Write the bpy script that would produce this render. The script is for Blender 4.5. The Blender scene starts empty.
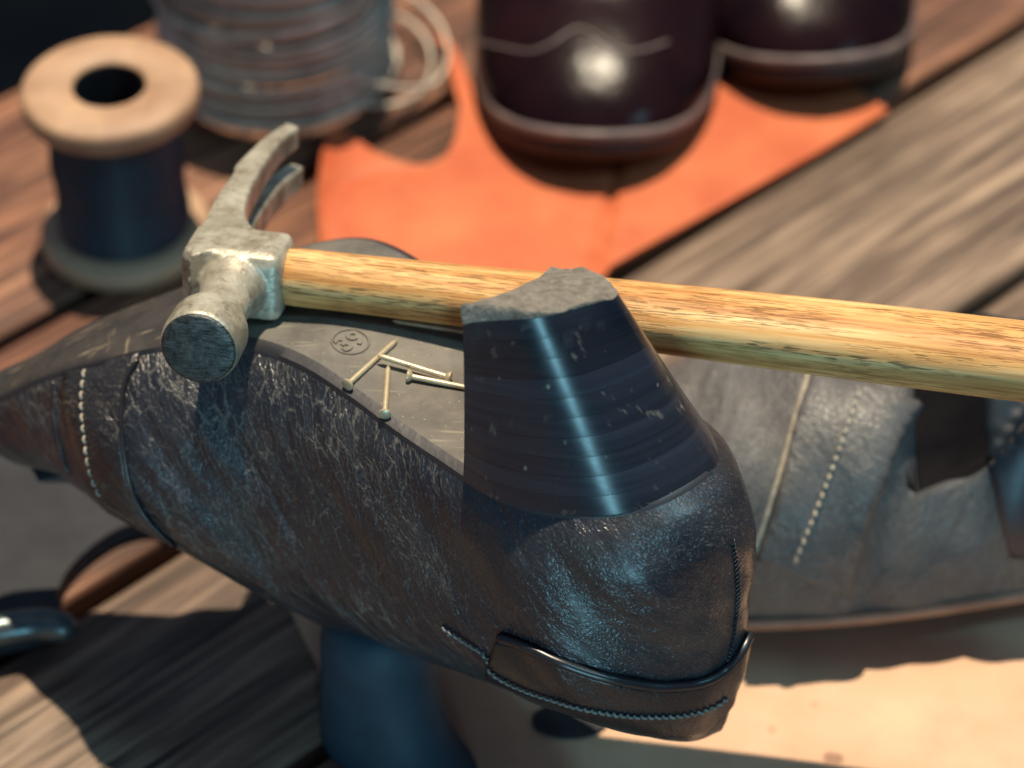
import bpy, bmesh, math, random
import numpy as np
from mathutils import Vector, Matrix, geometry
from mathutils.bvhtree import BVHTree

random.seed(7); rng = np.random.default_rng(7)
scn = bpy.context.scene
COL = scn.collection
V = lambda *a: np.array(a, float)

# ---------------------------------------------------------------- camera
FPX = 2844.4; TH = math.radians(42); HC = .706
FWD = V(0, math.cos(TH), -math.sin(TH)); RGT = V(1, 0, 0); UPV = np.cross(RGT, FWD); CAM = V(0, 0, HC)
cd = bpy.data.cameras.new('camera'); cam = bpy.data.objects.new('camera', cd); COL.objects.link(cam)
cam.location = CAM; cam.rotation_euler = (math.radians(90) - TH, 0, 0)
cd.lens = 100; cd.sensor_width = 36; cd.clip_start = .01; cd.clip_end = 100
cd.dof.use_dof = True; cd.dof.focus_distance = .80; cd.dof.aperture_fstop = 7.4; cd.dof.aperture_blades = 0
scn.camera = cam

# ---------------------------------------------------------------- light
SUN = Vector((.04, .20, 1.0)).normalized()          # direction from the bench towards the sun
w = bpy.data.worlds.new('World'); scn.world = w; w.use_nodes = True
nt = w.node_tree; sky = nt.nodes.new('ShaderNodeTexSky'); sky.sky_type = 'NISHITA'; sky.sun_disc = False
sky.sun_elevation = math.asin(SUN.z); sky.sun_rotation = math.atan2(SUN.x, SUN.y)
nt.links.new(sky.outputs[0], nt.nodes['Background'].inputs[0]); nt.nodes['Background'].inputs[1].default_value = .04
sd = bpy.data.lights.new('sun', 'SUN'); sd.energy = 5.0; sd.angle = math.radians(.6); sd.color = (1, .855, .645)
so = bpy.data.objects.new('sun', sd); COL.objects.link(so); so.rotation_euler = SUN.to_track_quat('Z', 'Y').to_euler()
WINDOW_DIR = Vector((.09, -1, -.06)).normalized()   # a bright doorway in front of the bench, low and to the right
ad = bpy.data.lights.new('doorway_light', 'AREA'); ad.shape = 'RECTANGLE'; ad.size = .17; ad.size_y = 1.1; ad.energy = 17; ad.color = (.34, .80, 1)
ao = bpy.data.objects.new('doorway_light', ad); COL.objects.link(ao)
ao.location = Vector((.03, .58, .2)) + WINDOW_DIR * 2.2; ao.rotation_euler = WINDOW_DIR.to_track_quat('Z', 'Y').to_euler()
GAP_DIR = Vector((.52, -.40, .80)).normalized()      # a narrow gap of open sky, high front right
a2_ = bpy.data.lights.new('sky_gap_light', 'AREA'); a2_.shape = 'RECTANGLE'; a2_.size = .11; a2_.size_y = .32; a2_.energy = 6.5; a2_.color = (.30, .80, 1)
o2_ = bpy.data.objects.new('sky_gap_light', a2_); COL.objects.link(o2_)
o2_.location = Vector((.10, .95, .05)) + GAP_DIR * 2.2; o2_.rotation_euler = GAP_DIR.to_track_quat('Z', 'Y').to_euler()
vs = scn.view_settings; vs.view_transform = 'Standard'; vs.look = 'None'; vs.exposure = .35; vs.gamma = 1; vs.use_curve_mapping = False
scn.cycles.max_bounces = 6

# ---------------------------------------------------------------- pixel rays used to lay things out in space
def ray(px, py): return FWD + RGT * (px - 512) / FPX - UPV * (py - 384) / FPX
def P(px, py, D): return CAM + ray(px, py) * D
def hit(px, py, p0, n):
    d = ray(px, py); return CAM + d * ((p0 - CAM) @ n) / (d @ n)
def G(px, py, z=0.): return hit(px, py, V(0, 0, z), V(0, 0, 1))
def proj(p):
    d = np.asarray(p) - CAM; D = d @ FWD; return 512 + FPX * (d @ RGT) / D, 384 - FPX * (d @ UPV) / D
def unit(a): a = np.asarray(a, float); return a / np.linalg.norm(a)
def interp(x, xs, ys):
    """smooth monotone-ish interpolation (Catmull-Rom on a table)"""
    xs = np.asarray(xs, float); ys = np.asarray(ys, float); x = np.clip(np.asarray(x, float), xs[0], xs[-1])
    m = np.gradient(ys, xs); i = np.clip(np.searchsorted(xs, x) - 1, 0, len(xs) - 2)
    hh = xs[i + 1] - xs[i]; s = (x - xs[i]) / hh
    return ((1 + 2 * s) * (1 - s) ** 2 * ys[i] + s * (1 - s) ** 2 * hh * m[i] + s * s * (3 - 2 * s) * ys[i + 1] + s * s * (s - 1) * hh * m[i + 1])
def resample(pts, n, closed=False, smooth=True):
    """points at equal arc length along a polyline / Catmull-Rom curve"""
    p = np.asarray(pts, float)
    if closed: p = np.vstack([p, p[:1]])
    if smooth:
        q = np.vstack([p[-2:-1], p, p[1:2]]) if closed else np.vstack([2 * p[0] - p[1], p, 2 * p[-1] - p[-2]])
        out = []
        for i in range(1, len(q) - 2):
            a, b, c, d = q[i - 1:i + 3]
            for s in np.linspace(0, 1, 16, endpoint=False):
                out.append(.5 * (2 * b + (c - a) * s + (2 * a - 5 * b + 4 * c - d) * s * s + (3 * b - a - 3 * c + d) * s ** 3))
        out.append(q[-2]); p = np.array(out)
    L = np.r_[0, np.cumsum(np.linalg.norm(np.diff(p, axis=0), axis=1))]
    t = np.linspace(0, L[-1], n + 1)[:-1] if closed else np.linspace(0, L[-1], n)
    return np.stack([np.interp(t, L, p[:, k]) for k in range(p.shape[1])], 1)

# ---------------------------------------------------------------- node helper
class NT:
    def __init__(s, name):
        s.m = bpy.data.materials.new(name); s.m.use_nodes = True; s.t = s.m.node_tree
        s.b = s.t.nodes['Principled BSDF']; s.tc = s.t.nodes.new('ShaderNodeTexCoord')
    def put(s, sock, v):
        if isinstance(v, bpy.types.NodeSocket): s.t.links.new(v, sock)
        elif isinstance(v, (tuple, list)):
            sock.default_value = tuple(v) + (1,) if len(v) == 3 and len(sock.default_value) == 4 else v
        else: sock.default_value = v
    def n(s, kind, out=0, props=None, **inp):
        d = s.t.nodes.new('ShaderNode' + kind)
        for k, v in (props or {}).items(): setattr(d, k, v)
        for k, v in inp.items():
            k = k.replace('_', ' ') if not k.startswith('i') or not k[1:].isdigit() else int(k[1:])
            s.put(d.inputs[k], v)
        return d.outputs[out]
    def coord(s, scale=(1, 1, 1), rot=(0, 0, 0), src='Object', loc=(0, 0, 0)):
        return s.n('Mapping', i0=s.tc.outputs[src], i1=loc, i2=rot, i3=scale)
    def noise(s, co, scale=5, detail=4, rough=.55, dist=0): return s.n('TexNoise', i0=co, Scale=scale, Detail=detail, Roughness=rough, Distortion=dist)
    def vor(s, co, scale=5, feature='F1', rnd=1): return s.n('TexVoronoi', props={'feature': feature}, i0=co, Scale=scale, Randomness=rnd)
    def ramp(s, f, *stops):
        d = s.t.nodes.new('ShaderNodeValToRGB'); e = d.color_ramp.elements
        while len(e) < len(stops): e.new(.5)
        for k, (pos, c) in enumerate(stops):
            e[k].position = pos; e[k].color = (c, c, c, 1) if not isinstance(c, tuple) else tuple(c) + (1,)
        s.put(d.inputs[0], f); return d.outputs[0]
    def mix(s, f, a, b, mode='MIX'):
        d = s.t.nodes.new('ShaderNodeMix'); d.data_type = 'RGBA'; d.blend_type = mode
        s.put(d.inputs[0], f); s.put(d.inputs[6], a); s.put(d.inputs[7], b); return d.outputs[2]
    def math(s, op, a, b=0., c=0.):
        d = s.t.nodes.new('ShaderNodeMath'); d.operation = op
        s.put(d.inputs[0], a); s.put(d.inputs[1], b); s.put(d.inputs[2], c); return d.outputs[0]
    def bump(s, h, dist=.001, strength=1., prev=None):
        d = s.t.nodes.new('ShaderNodeBump'); d.inputs['Distance'].default_value = dist; d.inputs['Strength'].default_value = strength
        s.put(d.inputs['Height'], h)
        if prev is not None: s.t.links.new(prev, d.inputs['Normal'])
        return d.outputs[0]
    def done(s, color=None, rough=None, normal=None, metal=None, spec=None, **kw):
        for k, v in (('Base Color', color), ('Roughness', rough), ('Normal', normal), ('Metallic', metal), ('Specular IOR Level', spec)):
            if v is not None: s.put(s.b.inputs[k], v)
        for k, v in kw.items(): s.put(s.b.inputs[k.replace('_', ' ')], v)
        return s.m

# ---------------------------------------------------------------- materials
def wood_plank(name, dark, mid, light, seed, rough=.6):
    m = NT(name); c = m.coord((3, 55, 55), loc=(seed, seed * 2, 0)); c2 = m.coord((1.2, 14, 14), loc=(seed, 0, 3)); c3 = m.coord((9, 260, 260), loc=(seed, 1, 3))
    g = m.noise(c, 3.2, 6, .62, .6); g2 = m.noise(c2, 3., 4, .6, .8); g3 = m.noise(c3, 2.2, 3, .6)
    f = m.math('ADD', m.math('MULTIPLY', g, .5), m.math('ADD', m.math('MULTIPLY', g2, .3), m.math('MULTIPLY', g3, .25)))
    col = m.ramp(f, (.40, dark), (.51, mid), (.62, light))
    blot = m.noise(m.coord((4, 7, 7), loc=(seed, 5, 0)), 3, 3)
    col = m.mix(m.ramp(blot, (.42, 0.), (.72, .55)), col, tuple(x * .45 for x in dark))
    crack = m.ramp(m.noise(m.coord((2.5, 120, 120), loc=(0, seed, 0)), 2.4, 2, .5, .4), (.30, 1.), (.37, 0.))
    col = m.mix(crack, col, tuple(x * .25 for x in dark))
    h = m.math('SUBTRACT', f, m.math('MULTIPLY', crack, .5))
    return m.done(col, m.ramp(f, (.3, rough + .15), (.7, rough - .1)), m.bump(h, .0016, .9), spec=.35)

def leather(name, base, base2, wear_glint, wear_glint_amt=.5, rough=.38, grain=1.0, crease=1.0, uv=True, smooth_from=None, coat=.35):
    """worn shoe leather: pebble grain crossed by fine raised crease lines whose crests are rubbed pale and painted with the light they catch"""
    m = NT(name); src = 'UV' if uv else 'Object'
    w0 = m.coord((1, 1, 1), src=src)
    wob = m.n('VectorMath', props={'operation': 'SCALE'}, i0=m.n('TexNoise', out=1, i0=w0, Scale=70., Detail=4.), Scale=.0075)
    wc = m.n('VectorMath', props={'operation': 'ADD'}, i0=w0, i1=wob)
    def tex(rot, sx): return m.n('Mapping', props={'vector_type': 'TEXTURE'}, i0=wc, i2=(0, 0, math.radians(rot)), i3=(sx, 1., 1.))
    v1 = m.vor(tex(60, 2.6), 620, 'DISTANCE_TO_EDGE'); v2 = m.vor(tex(42, 1.7), 1150, 'DISTANCE_TO_EDGE'); v3 = m.vor(tex(66, 3.4), 330, 'DISTANCE_TO_EDGE')
    gr = m.vor(tex(60, 1.5), 1050, 'DISTANCE_TO_EDGE'); fine = m.noise(w0, 2200, 3)
    where = m.ramp(m.noise(w0, 30, 3, .5), (.38, .12), (.62, 1.)); where2 = m.ramp(m.noise(m.coord((1, 1, 1), src=src, loc=(.3, .1, 0)), 42, 3, .5), (.36, .12), (.60, 1.))
    r1 = m.math('MULTIPLY', m.ramp(v1, (0., 1.), (.11, 0.)), where); r2 = m.math('MULTIPLY', m.ramp(v2, (0., 1.), (.16, 0.)), where2); r3 = m.math('MULTIPLY', m.ramp(v3, (0., 1.), (.07, 0.)), where2)
    cr = m.math('ADD', m.math('MULTIPLY', r1, .30), m.math('ADD', m.math('MULTIPLY', r2, .14), m.math('MULTIPLY', r3, .50)))
    if smooth_from:
        u = m.n('SeparateXYZ', i0=w0); k = m.ramp(u, (smooth_from, 1.), (smooth_from + .04, .35)); cr = m.math('MULTIPLY', cr, k)
    cr = m.math('MULTIPLY', cr, crease)
    peb = m.ramp(gr, (.02, 0.), (.34, 1.))
    h = m.math('ADD', cr, m.math('ADD', m.math('MULTIPLY', peb, .30 * grain), m.math('MULTIPLY', fine, .08)))
    folds = m.noise(tex(58, 4.), 100, 3, .5)
    big = m.noise(w0, 22, 3, .55); rub_glint = m.ramp(m.noise(w0, 26, 4, .6), (.32, .45), (.64, 1.))
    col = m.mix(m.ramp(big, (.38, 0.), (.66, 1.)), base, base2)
    col = m.mix(m.math('MULTIPLY', m.ramp(m.noise(w0, 34, 5, .62), (.38, 0.), (.66, 1.)), .55 * wear_glint_amt), col, tuple(.17 * x for x in wear_glint))  # grey bloom paints the leather towards its sunlit tone
    wm = m.math('MULTIPLY', m.ramp(h, (.20, 0.), (.72, 1.)), rub_glint)
    col = m.mix(m.math('MULTIPLY', wm, wear_glint_amt), col, wear_glint)  # crest colour holds rubbed wear plus light caught on the ridges
    nrm = m.bump(h, .00042, 1., m.bump(folds, .0048 * crease, .9))
    return m.done(col, m.math('ADD', m.math('MULTIPLY', m.noise(w0, 140, 3), .18), rough - .09), nrm, spec=.5, Coat_Weight=coat, Coat_Roughness=.30)

M = {}
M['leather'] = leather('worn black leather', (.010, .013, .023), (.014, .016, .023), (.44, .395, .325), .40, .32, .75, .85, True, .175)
M['leather_toe'] = leather('smooth dark brown leather', (.008, .009, .014), (.014, .011, .013), (.30, .26, .21), .45, .30, .8, .6)
M['leather_strip'] = leather('black binding leather', (.006, .008, .013), (.009, .009, .012), (.12, .10, .08), .2, .36, .6, .4)
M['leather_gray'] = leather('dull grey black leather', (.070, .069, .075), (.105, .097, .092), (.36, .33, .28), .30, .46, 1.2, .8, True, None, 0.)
M['leather_grey_obj'] = leather('grey black shaft leather', (.012, .013, .02), (.02, .018, .02), (.1, .09, .08), .3, .32, 1, 1, uv=False)

m = NT('rubber sole'); c = m.coord(src='Object')
d = m.noise(c, 60, 5, .6); sp = m.vor(c, 420); sc = m.noise(m.coord((9, 90, 9), rot=(0, 0, .5)), 6, 2)
col = m.mix(m.ramp(d, (.35, 0.), (.7, 1.)), (.080, .074, .067), (.130, .119, .103))
col = m.mix(m.ramp(sp, (.06, .55), (.13, 0.)), col, (.38, .34, .28))
col = m.mix(m.ramp(sc, (.62, 0.), (.72, .5)), col, (.30, .27, .2)); dst = m.noise(c, 22, 6, .7); col = m.mix(m.ramp(dst, (.48, 0.), (.66, .45)), col, (.25, .225, .185))
M['sole'] = m.done(col, .62, m.bump(m.math('ADD', m.noise(c, 900, 4), m.math('MULTIPLY', d, 2.)), .0002, .6), spec=.35)

m = NT('scuffed toe sole'); c = m.coord(src='Object')
d = m.noise(c, 75, 6, .68); sc = m.noise(m.coord((1, 7, 1), rot=(0, 0, .9)), 55, 3, .6); sc2 = m.noise(m.coord((7, 1, 1), rot=(0, 0, .2)), 45, 3, .6)
col = m.mix(m.ramp(d, (.35, 0.), (.7, 1.)), (.024, .023, .025), (.062, .053, .046))
col = m.mix(m.ramp(sc, (.63, 0.), (.72, .75)), col, (.33, .26, .17)); col = m.mix(m.ramp(sc2, (.64, 0.), (.73, .7)), col, (.30, .24, .15))
M['sole_toe'] = m.done(col, .5, m.bump(m.math('ADD', d, sc), .0006, .7), spec=.4)

m = NT('sole edge ink'); c = m.coord(src='Object')
M['sole_edge'] = m.done(m.mix(m.noise(c, 120, 4), (.016, .017, .024), (.042, .039, .040)), .42, m.bump(m.noise(c, 300, 4), .0003, .5), spec=.5)

m = NT('polished black heel leather'); c = m.coord(src='Object')
st = m.noise(m.coord((5, 5, 420)), 1., 3, .6); oi = m.n('ObjectInfo', out=5); fl = m.vor(m.coord((1, 1, .6)), 190)
sm = m.noise(m.coord((1, 1, .5), rot=(.3, .4, 0)), 80, 5, .7); flm = m.math('MULTIPLY', m.ramp(fl, (.05, 1.), (.13, 0.)), m.ramp(m.noise(c, 90, 2), (.46, 0.), (.56, 1.)))
col = m.mix(m.math('ADD', m.math('MULTIPLY', m.ramp(st, (.40, 0.), (.68, 1.)), .35), m.math('MULTIPLY', oi, .6)), (.007, .008, .014), (.026, .032, .050))
scf = m.math('MULTIPLY', m.ramp(m.noise(m.coord((1, 5, 1), rot=(.5, .2, .3)), 130, 3, .6), (.60, 0.), (.70, 1.)), m.ramp(m.noise(c, 40, 2), (.50, 0.), (.6, 1.)))
col = m.mix(m.math('MULTIPLY', scf, .6), col, (.22, .19, .16)); col = m.mix(m.ramp(sm, (.60, 0.), (.75, .30)), col, (.08, .085, .10)); col = m.mix(m.math('MULTIPLY', flm, .8), col, (.34, .28, .22))
M['heel'] = m.done(col, m.math('ADD', m.math('MULTIPLY', st, .10), m.math('ADD', m.math('MULTIPLY', sm, .10), .16)), m.bump(m.math('ADD', st, m.math('MULTIPLY', flm, .8)), .00003, .35), spec=.5)

m = NT('worn heel rubber'); c = m.coord(src='Object'); d = m.noise(c, 260, 8, .75); e = m.vor(c, 900)
M['heel_cap'] = m.done(m.mix(m.ramp(d, (.3, 0.), (.7, 1.)), (.085, .078, .068), (.27, .245, .21)), .85, m.bump(m.math('ADD', d, m.math('MULTIPLY', e, .4)), .0010, .9), spec=.2)

m = NT('forged steel'); c = m.coord(src='Object')
d = m.noise(c, 85, 7, .68); pit = m.vor(c, 520); dd = m.noise(c, 260, 5, .7)
col = m.mix(m.ramp(d, (.38, 0.), (.62, 1.)), (.25, .22, .165), (.55, .51, .41)); col = m.mix(m.ramp(dd, (.56, 0.), (.68, .65)), col, (.13, .08, .035))
rgh = m.ramp(d, (.3, .55), (.7, .34))
M['steel'] = m.done(col, rgh, m.bump(m.math('ADD', m.math('MULTIPLY', dd, 1.), m.math('ADD', m.math('MULTIPLY', m.ramp(pit, (.1, 0.), (.3, 1.)), .25), m.math('MULTIPLY', d, .25))), .0004, .6), metal=.42, spec=.5)

m = NT('struck hammer face'); c = m.coord(src='Object')
g = m.noise(m.coord((5, 1, 1), rot=(0, 0, .3)), 320, 5, .7); d = m.noise(c, 300, 6, .7); l = m.noise(m.coord((1, 1, 7)), 260, 3, .6)
f = m.math('ADD', m.math('MULTIPLY', d, .6), m.math('MULTIPLY', l, .4))
M['steel_face'] = m.done(m.mix(m.ramp(f, (.36, 0.), (.62, 1.)), (.008, .012, .014), (.12, .135, .135)), .5, m.bump(f, .0006, .9), metal=.75)

m = NT('oak hammer handle'); c = m.coord((5, 60, 60)); c2 = m.coord((1.6, 26, 26)); cw = m.coord((2.2, 34, 34), loc=(0, .3, 1.1))
gg = m.noise(c2, 3.0, 4, .55, .7); pores = m.noise(m.coord((120, 2100, 2100)), 1.0, 2, .5); bands = m.noise(cw, 2.4, 2, .5, 1.2)
f = m.math('ADD', m.math('MULTIPLY', gg, .55), m.math('MULTIPLY', m.noise(m.coord((9, 300, 300)), 1.4, 3), .45))
col = m.ramp(f, (.37, (.36, .135, .038)), (.50, (.62, .33, .118)), (.63, (.80, .53, .25)))
pm = m.math('MULTIPLY', m.ramp(pores, (.53, 0.), (.60, 1.)), m.ramp(bands, (.42, 0.), (.55, 1.)))
col = m.mix(m.math('MULTIPLY', pm, .75), col, (.13, .055, .018))
dirt = m.noise(m.coord((9, 40, 40)), 2.2, 5, .65); col = m.mix(m.ramp(dirt, (.60, 0.), (.75, .55)), col, (.20, .10, .04))
M['handle'] = m.done(col, m.ramp(f, (.3, .55), (.7, .46)), m.bump(m.math('SUBTRACT', f, m.math('MULTIPLY', pm, .7)), .0004, .8), spec=.25)

m = NT('brassy nail wire'); c = m.coord(src='Object')
M['nail'] = m.done(m.mix(m.noise(c, 500, 4), (.42, .34, .20), (.70, .60, .42)), .4, m.bump(m.noise(c, 900, 3), .0001, .5), metal=.5)

def plain(name, a, b, rough, scale=80, bump=.0003, **kw):
    m = NT(name); c = m.coord(src='Object'); d = m.noise(c, scale, 5, .6)
    return m.done(m.mix(m.ramp(d, (.35, 0.), (.68, 1.)), a, b), rough, m.bump(d, bump, .7), **kw)
M['thread_stitch'] = plain('waxed stitching thread', (.09, .10, .10), (.26, .27, .25), .6, 900, .0002)
M['thread_pale'] = plain('pale stitching thread', (.24, .22, .18), (.46, .41, .32), .7, 400, .0002)
M['spool_wood'] = plain('turned pale spool wood', (.30, .175, .105), (.45, .285, .175), .6, 40, .0003)
M['spool_hole'] = plain('dark spool bore', (.015, .012, .012), (.03, .02, .02), .8)  # coloured near black for the shade down the hole
M['blue_thread'] = plain('dark blue thread', (.002, .011, .022), (.004, .027, .050), .5, 300, .0002, spec=.5)
M['wire'] = plain('dull grey wire', (.36, .32, .26), (.74, .66, .54), .45, 45, .0002, metal=.1)
M['orange_leather'] = plain('orange leather', (.42, .088, .034), (.54, .150, .060), .62, 26, .0003, spec=.3)
M['burgundy'] = plain('polished dark burgundy leather', (.006, .003, .005), (.014, .005, .007), .22, 30, .0010, spec=.07)
M['shoe_sole'] = plain('dark shoe sole', (.012, .010, .010), (.03, .022, .02), .55)
M['welt'] = plain('brown grey welt', (.11, .085, .085), (.20, .15, .14), .42, 70)
M['brown_edge'] = plain('brown leather edge', (.20, .10, .065), (.32, .18, .12), .55, 60)
M['iron'] = plain('blued cast iron', (.016, .042, .066), (.026, .062, .092), .6, 60, .0005, spec=.3)
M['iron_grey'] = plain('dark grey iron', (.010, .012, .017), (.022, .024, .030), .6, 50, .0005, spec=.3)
M['bar_steel'] = plain('dark steel bar', (.05, .07, .08), (.10, .12, .12), .3, 120, .0003, metal=.6)
M['floor'] = plain('dark floor', (.002, .003, .005), (.004, .005, .007), 1., 5, spec=0.)
M['dark_inside'] = plain('shade-dark shoe inside', (.004, .004, .006), (.008, .007, .009), 1., spec=.1)  # opening coloured near black for the shade inside the shoe
M['boot_blue'] = plain('blue black elastic', (.003, .010, .020), (.005, .018, .034), .45, 40, .0004, spec=.6)

m = NT('pale natural hide'); c = m.coord(src='Object'); d = m.noise(c, 14, 6, .6); e = m.vor(c, 85); ee = m.noise(c, 24, 3)
col = m.mix(m.ramp(d, (.35, 0.), (.68, 1.)), (.46, .27, .17), (.60, .40, .265))
spk = m.math('MULTIPLY', m.ramp(e, (.14, 1.), (.26, 0.)), m.ramp(ee, (.58, 0.), (.66, 1.)))
col = m.mix(m.math('MULTIPLY', spk, .7), col, (.18, .085, .055))
M['hide'] = m.done(col, .7, m.bump(m.noise(c, 250, 5), .0003, .6), spec=.25)

# ---------------------------------------------------------------- object helpers
def mesh(name, verts, faces, mat=None, parent=None, smooth=True, sharp=None, uvs=None):
    me = bpy.data.meshes.new(name); me.from_pydata([tuple(map(float, q)) for q in verts], [], [tuple(map(int, q)) for q in faces]); me.update()
    if uvs is not None:
        l = me.uv_layers.new(name='UVMap'); uvs = np.asarray(uvs, float); idx = np.zeros(len(me.loops), np.int32); me.loops.foreach_get('vertex_index', idx)
        l.data.foreach_set('uv', uvs[idx].ravel())
    if smooth: me.polygons.foreach_set('use_smooth', [True] * len(me.polygons))
    if sharp: me.set_sharp_from_angle(angle=math.radians(sharp))
    if mat:
        for q in (mat if isinstance(mat, list) else [mat]): me.materials.append(M[q] if isinstance(q, str) else q)
    o = bpy.data.objects.new(name, me); COL.objects.link(o)
    if parent is not None:
        o.parent = parent; o.matrix_parent_inverse = Matrix.Translation(-Vector(parent.location)) if parent.type == 'EMPTY' else Matrix.Identity(4)
    return o
def thing(name, label, cat, loc=(0, 0, 0), group=None):
    o = bpy.data.objects.new(name, None); COL.objects.link(o); o.location = tuple(map(float, loc)); o['label'] = label; o['category'] = cat
    o.empty_display_size = .02
    if group: o['group'] = group
    return o
def tag(o, label, cat, group=None):
    o['label'] = label; o['category'] = cat
    if group: o['group'] = group
    return o
def fixn(o):
    bm = bmesh.new(); bm.from_mesh(o.data); bmesh.ops.recalc_face_normals(bm, faces=bm.faces); bm.to_mesh(o.data); bm.free(); return o
def loft(rings, closed=True, cap0=False, cap1=False):
    """rings: list of equal-length point lists"""
    n = len(rings[0]); vs_ = [p for r_ in rings for p in r_]; fs = []
    for i in range(len(rings) - 1):
        for j in range(n if closed else n - 1):
            k = (j + 1) % n; fs.append((i * n + j, i * n + k, (i + 1) * n + k, (i + 1) * n + j))
    if cap0: fs.append(tuple(range(n))[::-1])
    if cap1: fs.append(tuple(range((len(rings) - 1) * n, len(rings) * n)))
    return vs_, fs
def tube_geo(path, rad, seg=6, taper=None, flat=None):
    path = np.asarray(path, float); n = len(path); rings = []
    tan = np.gradient(path, axis=0); up = V(0, 0, 1.)
    for i in range(n):
        t = unit(tan[i]); s_ = np.cross(t, up)
        if np.linalg.norm(s_) < 1e-3: s_ = np.cross(t, V(1, 0, 0))
        s_ = unit(s_); q = np.cross(s_, t); r_ = rad if taper is None else rad * taper[i]
        rings.append([path[i] + r_ * (math.cos(2 * math.pi * k / seg) * s_ + math.sin(2 * math.pi * k / seg) * q * (flat or 1)) for k in range(seg)])
    return loft(rings, True, True, True)
class Acc:
    def __init__(s): s.v = []; s.f = []
    def add(s, vf): k = len(s.v); s.v += list(vf[0]); s.f += [tuple(i + k for i in q) for q in vf[1]]; return s
def smoothnoise(p, scale, seed=0):
    """cheap sum of sines as a smooth 3-D noise, about -1..1"""
    r_ = np.random.default_rng(seed); out = np.zeros(len(p))
    for k in range(7):
        d = r_.normal(size=3); d = d / np.linalg.norm(d) * scale * r_.uniform(.6, 1.8); out += np.sin(p @ d + r_.uniform(0, 6.28)) / 3.2
    return out
def sheet(poly, z0, thick, zf=None, step=.006, name='sheet', mat=None, seed=1):
    """a flat thing of real thickness from an outline on the bench (points in metres)"""
    poly = np.asarray(poly)[:, :2]; lo = poly.min(0); hi = poly.max(0); pts = [Vector(p) for p in poly]; n = len(pts)
    inner = []
    r_ = np.random.default_rng(seed)
    for x in np.arange(lo[0], hi[0], step):
        for y in np.arange(lo[1], hi[1], step):
            q = np.array([x, y]) + r_.uniform(-.25, .25, 2) * step
            c = False; j = n - 1
            for i in range(n):
                if (poly[i, 1] > q[1]) != (poly[j, 1] > q[1]) and q[0] < (poly[j, 0] - poly[i, 0]) * (q[1] - poly[i, 1]) / (poly[j, 1] - poly[i, 1]) + poly[i, 0]: c = not c
                j = i
            if c and np.min(np.linalg.norm(poly - q, axis=1)) > step * .55: inner.append(Vector(q))
    vv, ee, ff, *_ = geometry.delaunay_2d_cdt(pts + inner, [(i, (i + 1) % n) for i in range(n)], [], 1, 1e-6)
    vv = np.array([tuple(q) for q in vv]); z = z0 + (zf(vv) if zf else np.zeros(len(vv)))
    top = np.c_[vv, z + thick]; bot = np.c_[vv, z]; k = len(vv)
    fs = [tuple(q) for q in ff] + [tuple(i + k for i in q[::-1]) for q in ff]
    cnt = {}
    for q in ff:
        for a_, b_ in zip(q, list(q[1:]) + [q[0]]): cnt[(a_, b_)] = 1
    for (a_, b_) in cnt:
        if (b_, a_) not in cnt: fs.append((b_, a_, a_ + k, b_ + k))
    return fixn(mesh(name, np.vstack([top, bot]), fs, mat, sharp=50))

# ================================================================ SETTING: workbench
fl = mesh('floor', [(-6, -4, -.75), (6, -4, -.75), (6, 8, -.75), (-6, 8, -.75)], [(0, 1, 2, 3)], 'floor'); fl['kind'] = 'structure'
g0, g1 = G(70, 614), G(890, 110); gd = unit(g1 - g0); gp = V(-gd[1], gd[0], 0)   # along the boards, across the boards (away, left)
bench = thing('workbench', 'weathered wooden workbench of broad diagonal boards with dark gaps', 'workbench', (0, .9, 0))
PW = .106; ang = math.atan2(gd[1], gd[0])
cols = {-3: ('grey', 31), -2: ('grey', 23), -1: ('grey', 17), 0: ('grey', 11), 1: ('red', 5), 2: ('red', 41)}
def plank_mat(kind, seed):
    if kind == 'grey': return wood_plank('weathered grey board', (.036, .025, .020), (.148, .098, .070), (.32, .225, .155), seed)
    return wood_plank('reddish brown board', (.034, .013, .009), (.125, .052, .031), (.33, .150, .080), seed)
for k, (kind, seed) in cols.items():
    # board k spans [k*PW .. ] measured across from the main gap; local x runs along the board
    gap = .0045 if k != 1 else .0055
    pw = PW if k < 1 else .131; y0, y1 = (k - 1) * pw + gap, k * pw - .002
    nx, rings = 40, []
    xs = np.linspace(-1.1, 1.0, nx); r_ = np.random.default_rng(seed)
    wob = np.cumsum(r_.normal(0, .0003, nx)); wob -= np.linspace(wob[0], wob[-1], nx)
    for i, x in enumerate(xs):
        b = .0022; a0, a1 = y0 + wob[i] * .6, y1 - wob[i] * .6
        rings.append([(x, a0, -.034), (x, a0, -b), (x, a0 + b * .35, -b * .3), (x, a0 + b, 0), (x, a0 + .3 * PW, .0003), (x, a0 + .7 * PW, -.0002), (x, a1 - b, 0), (x, a1 - b * .35, -b * .3), (x, a1, -b), (x, a1, -.034)])
    o = mesh('plank', *loft(rings, True, True, True), plank_mat(kind, seed)); fixn(o); o.data.set_sharp_from_angle(angle=math.radians(60))
    o.parent = bench
    o.matrix_world = Matrix.Translation(Vector(g0)) @ Matrix.Rotation(ang, 4, 'Z')
    o.matrix_parent_inverse = Matrix.Translation(-Vector(bench.location))

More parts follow.
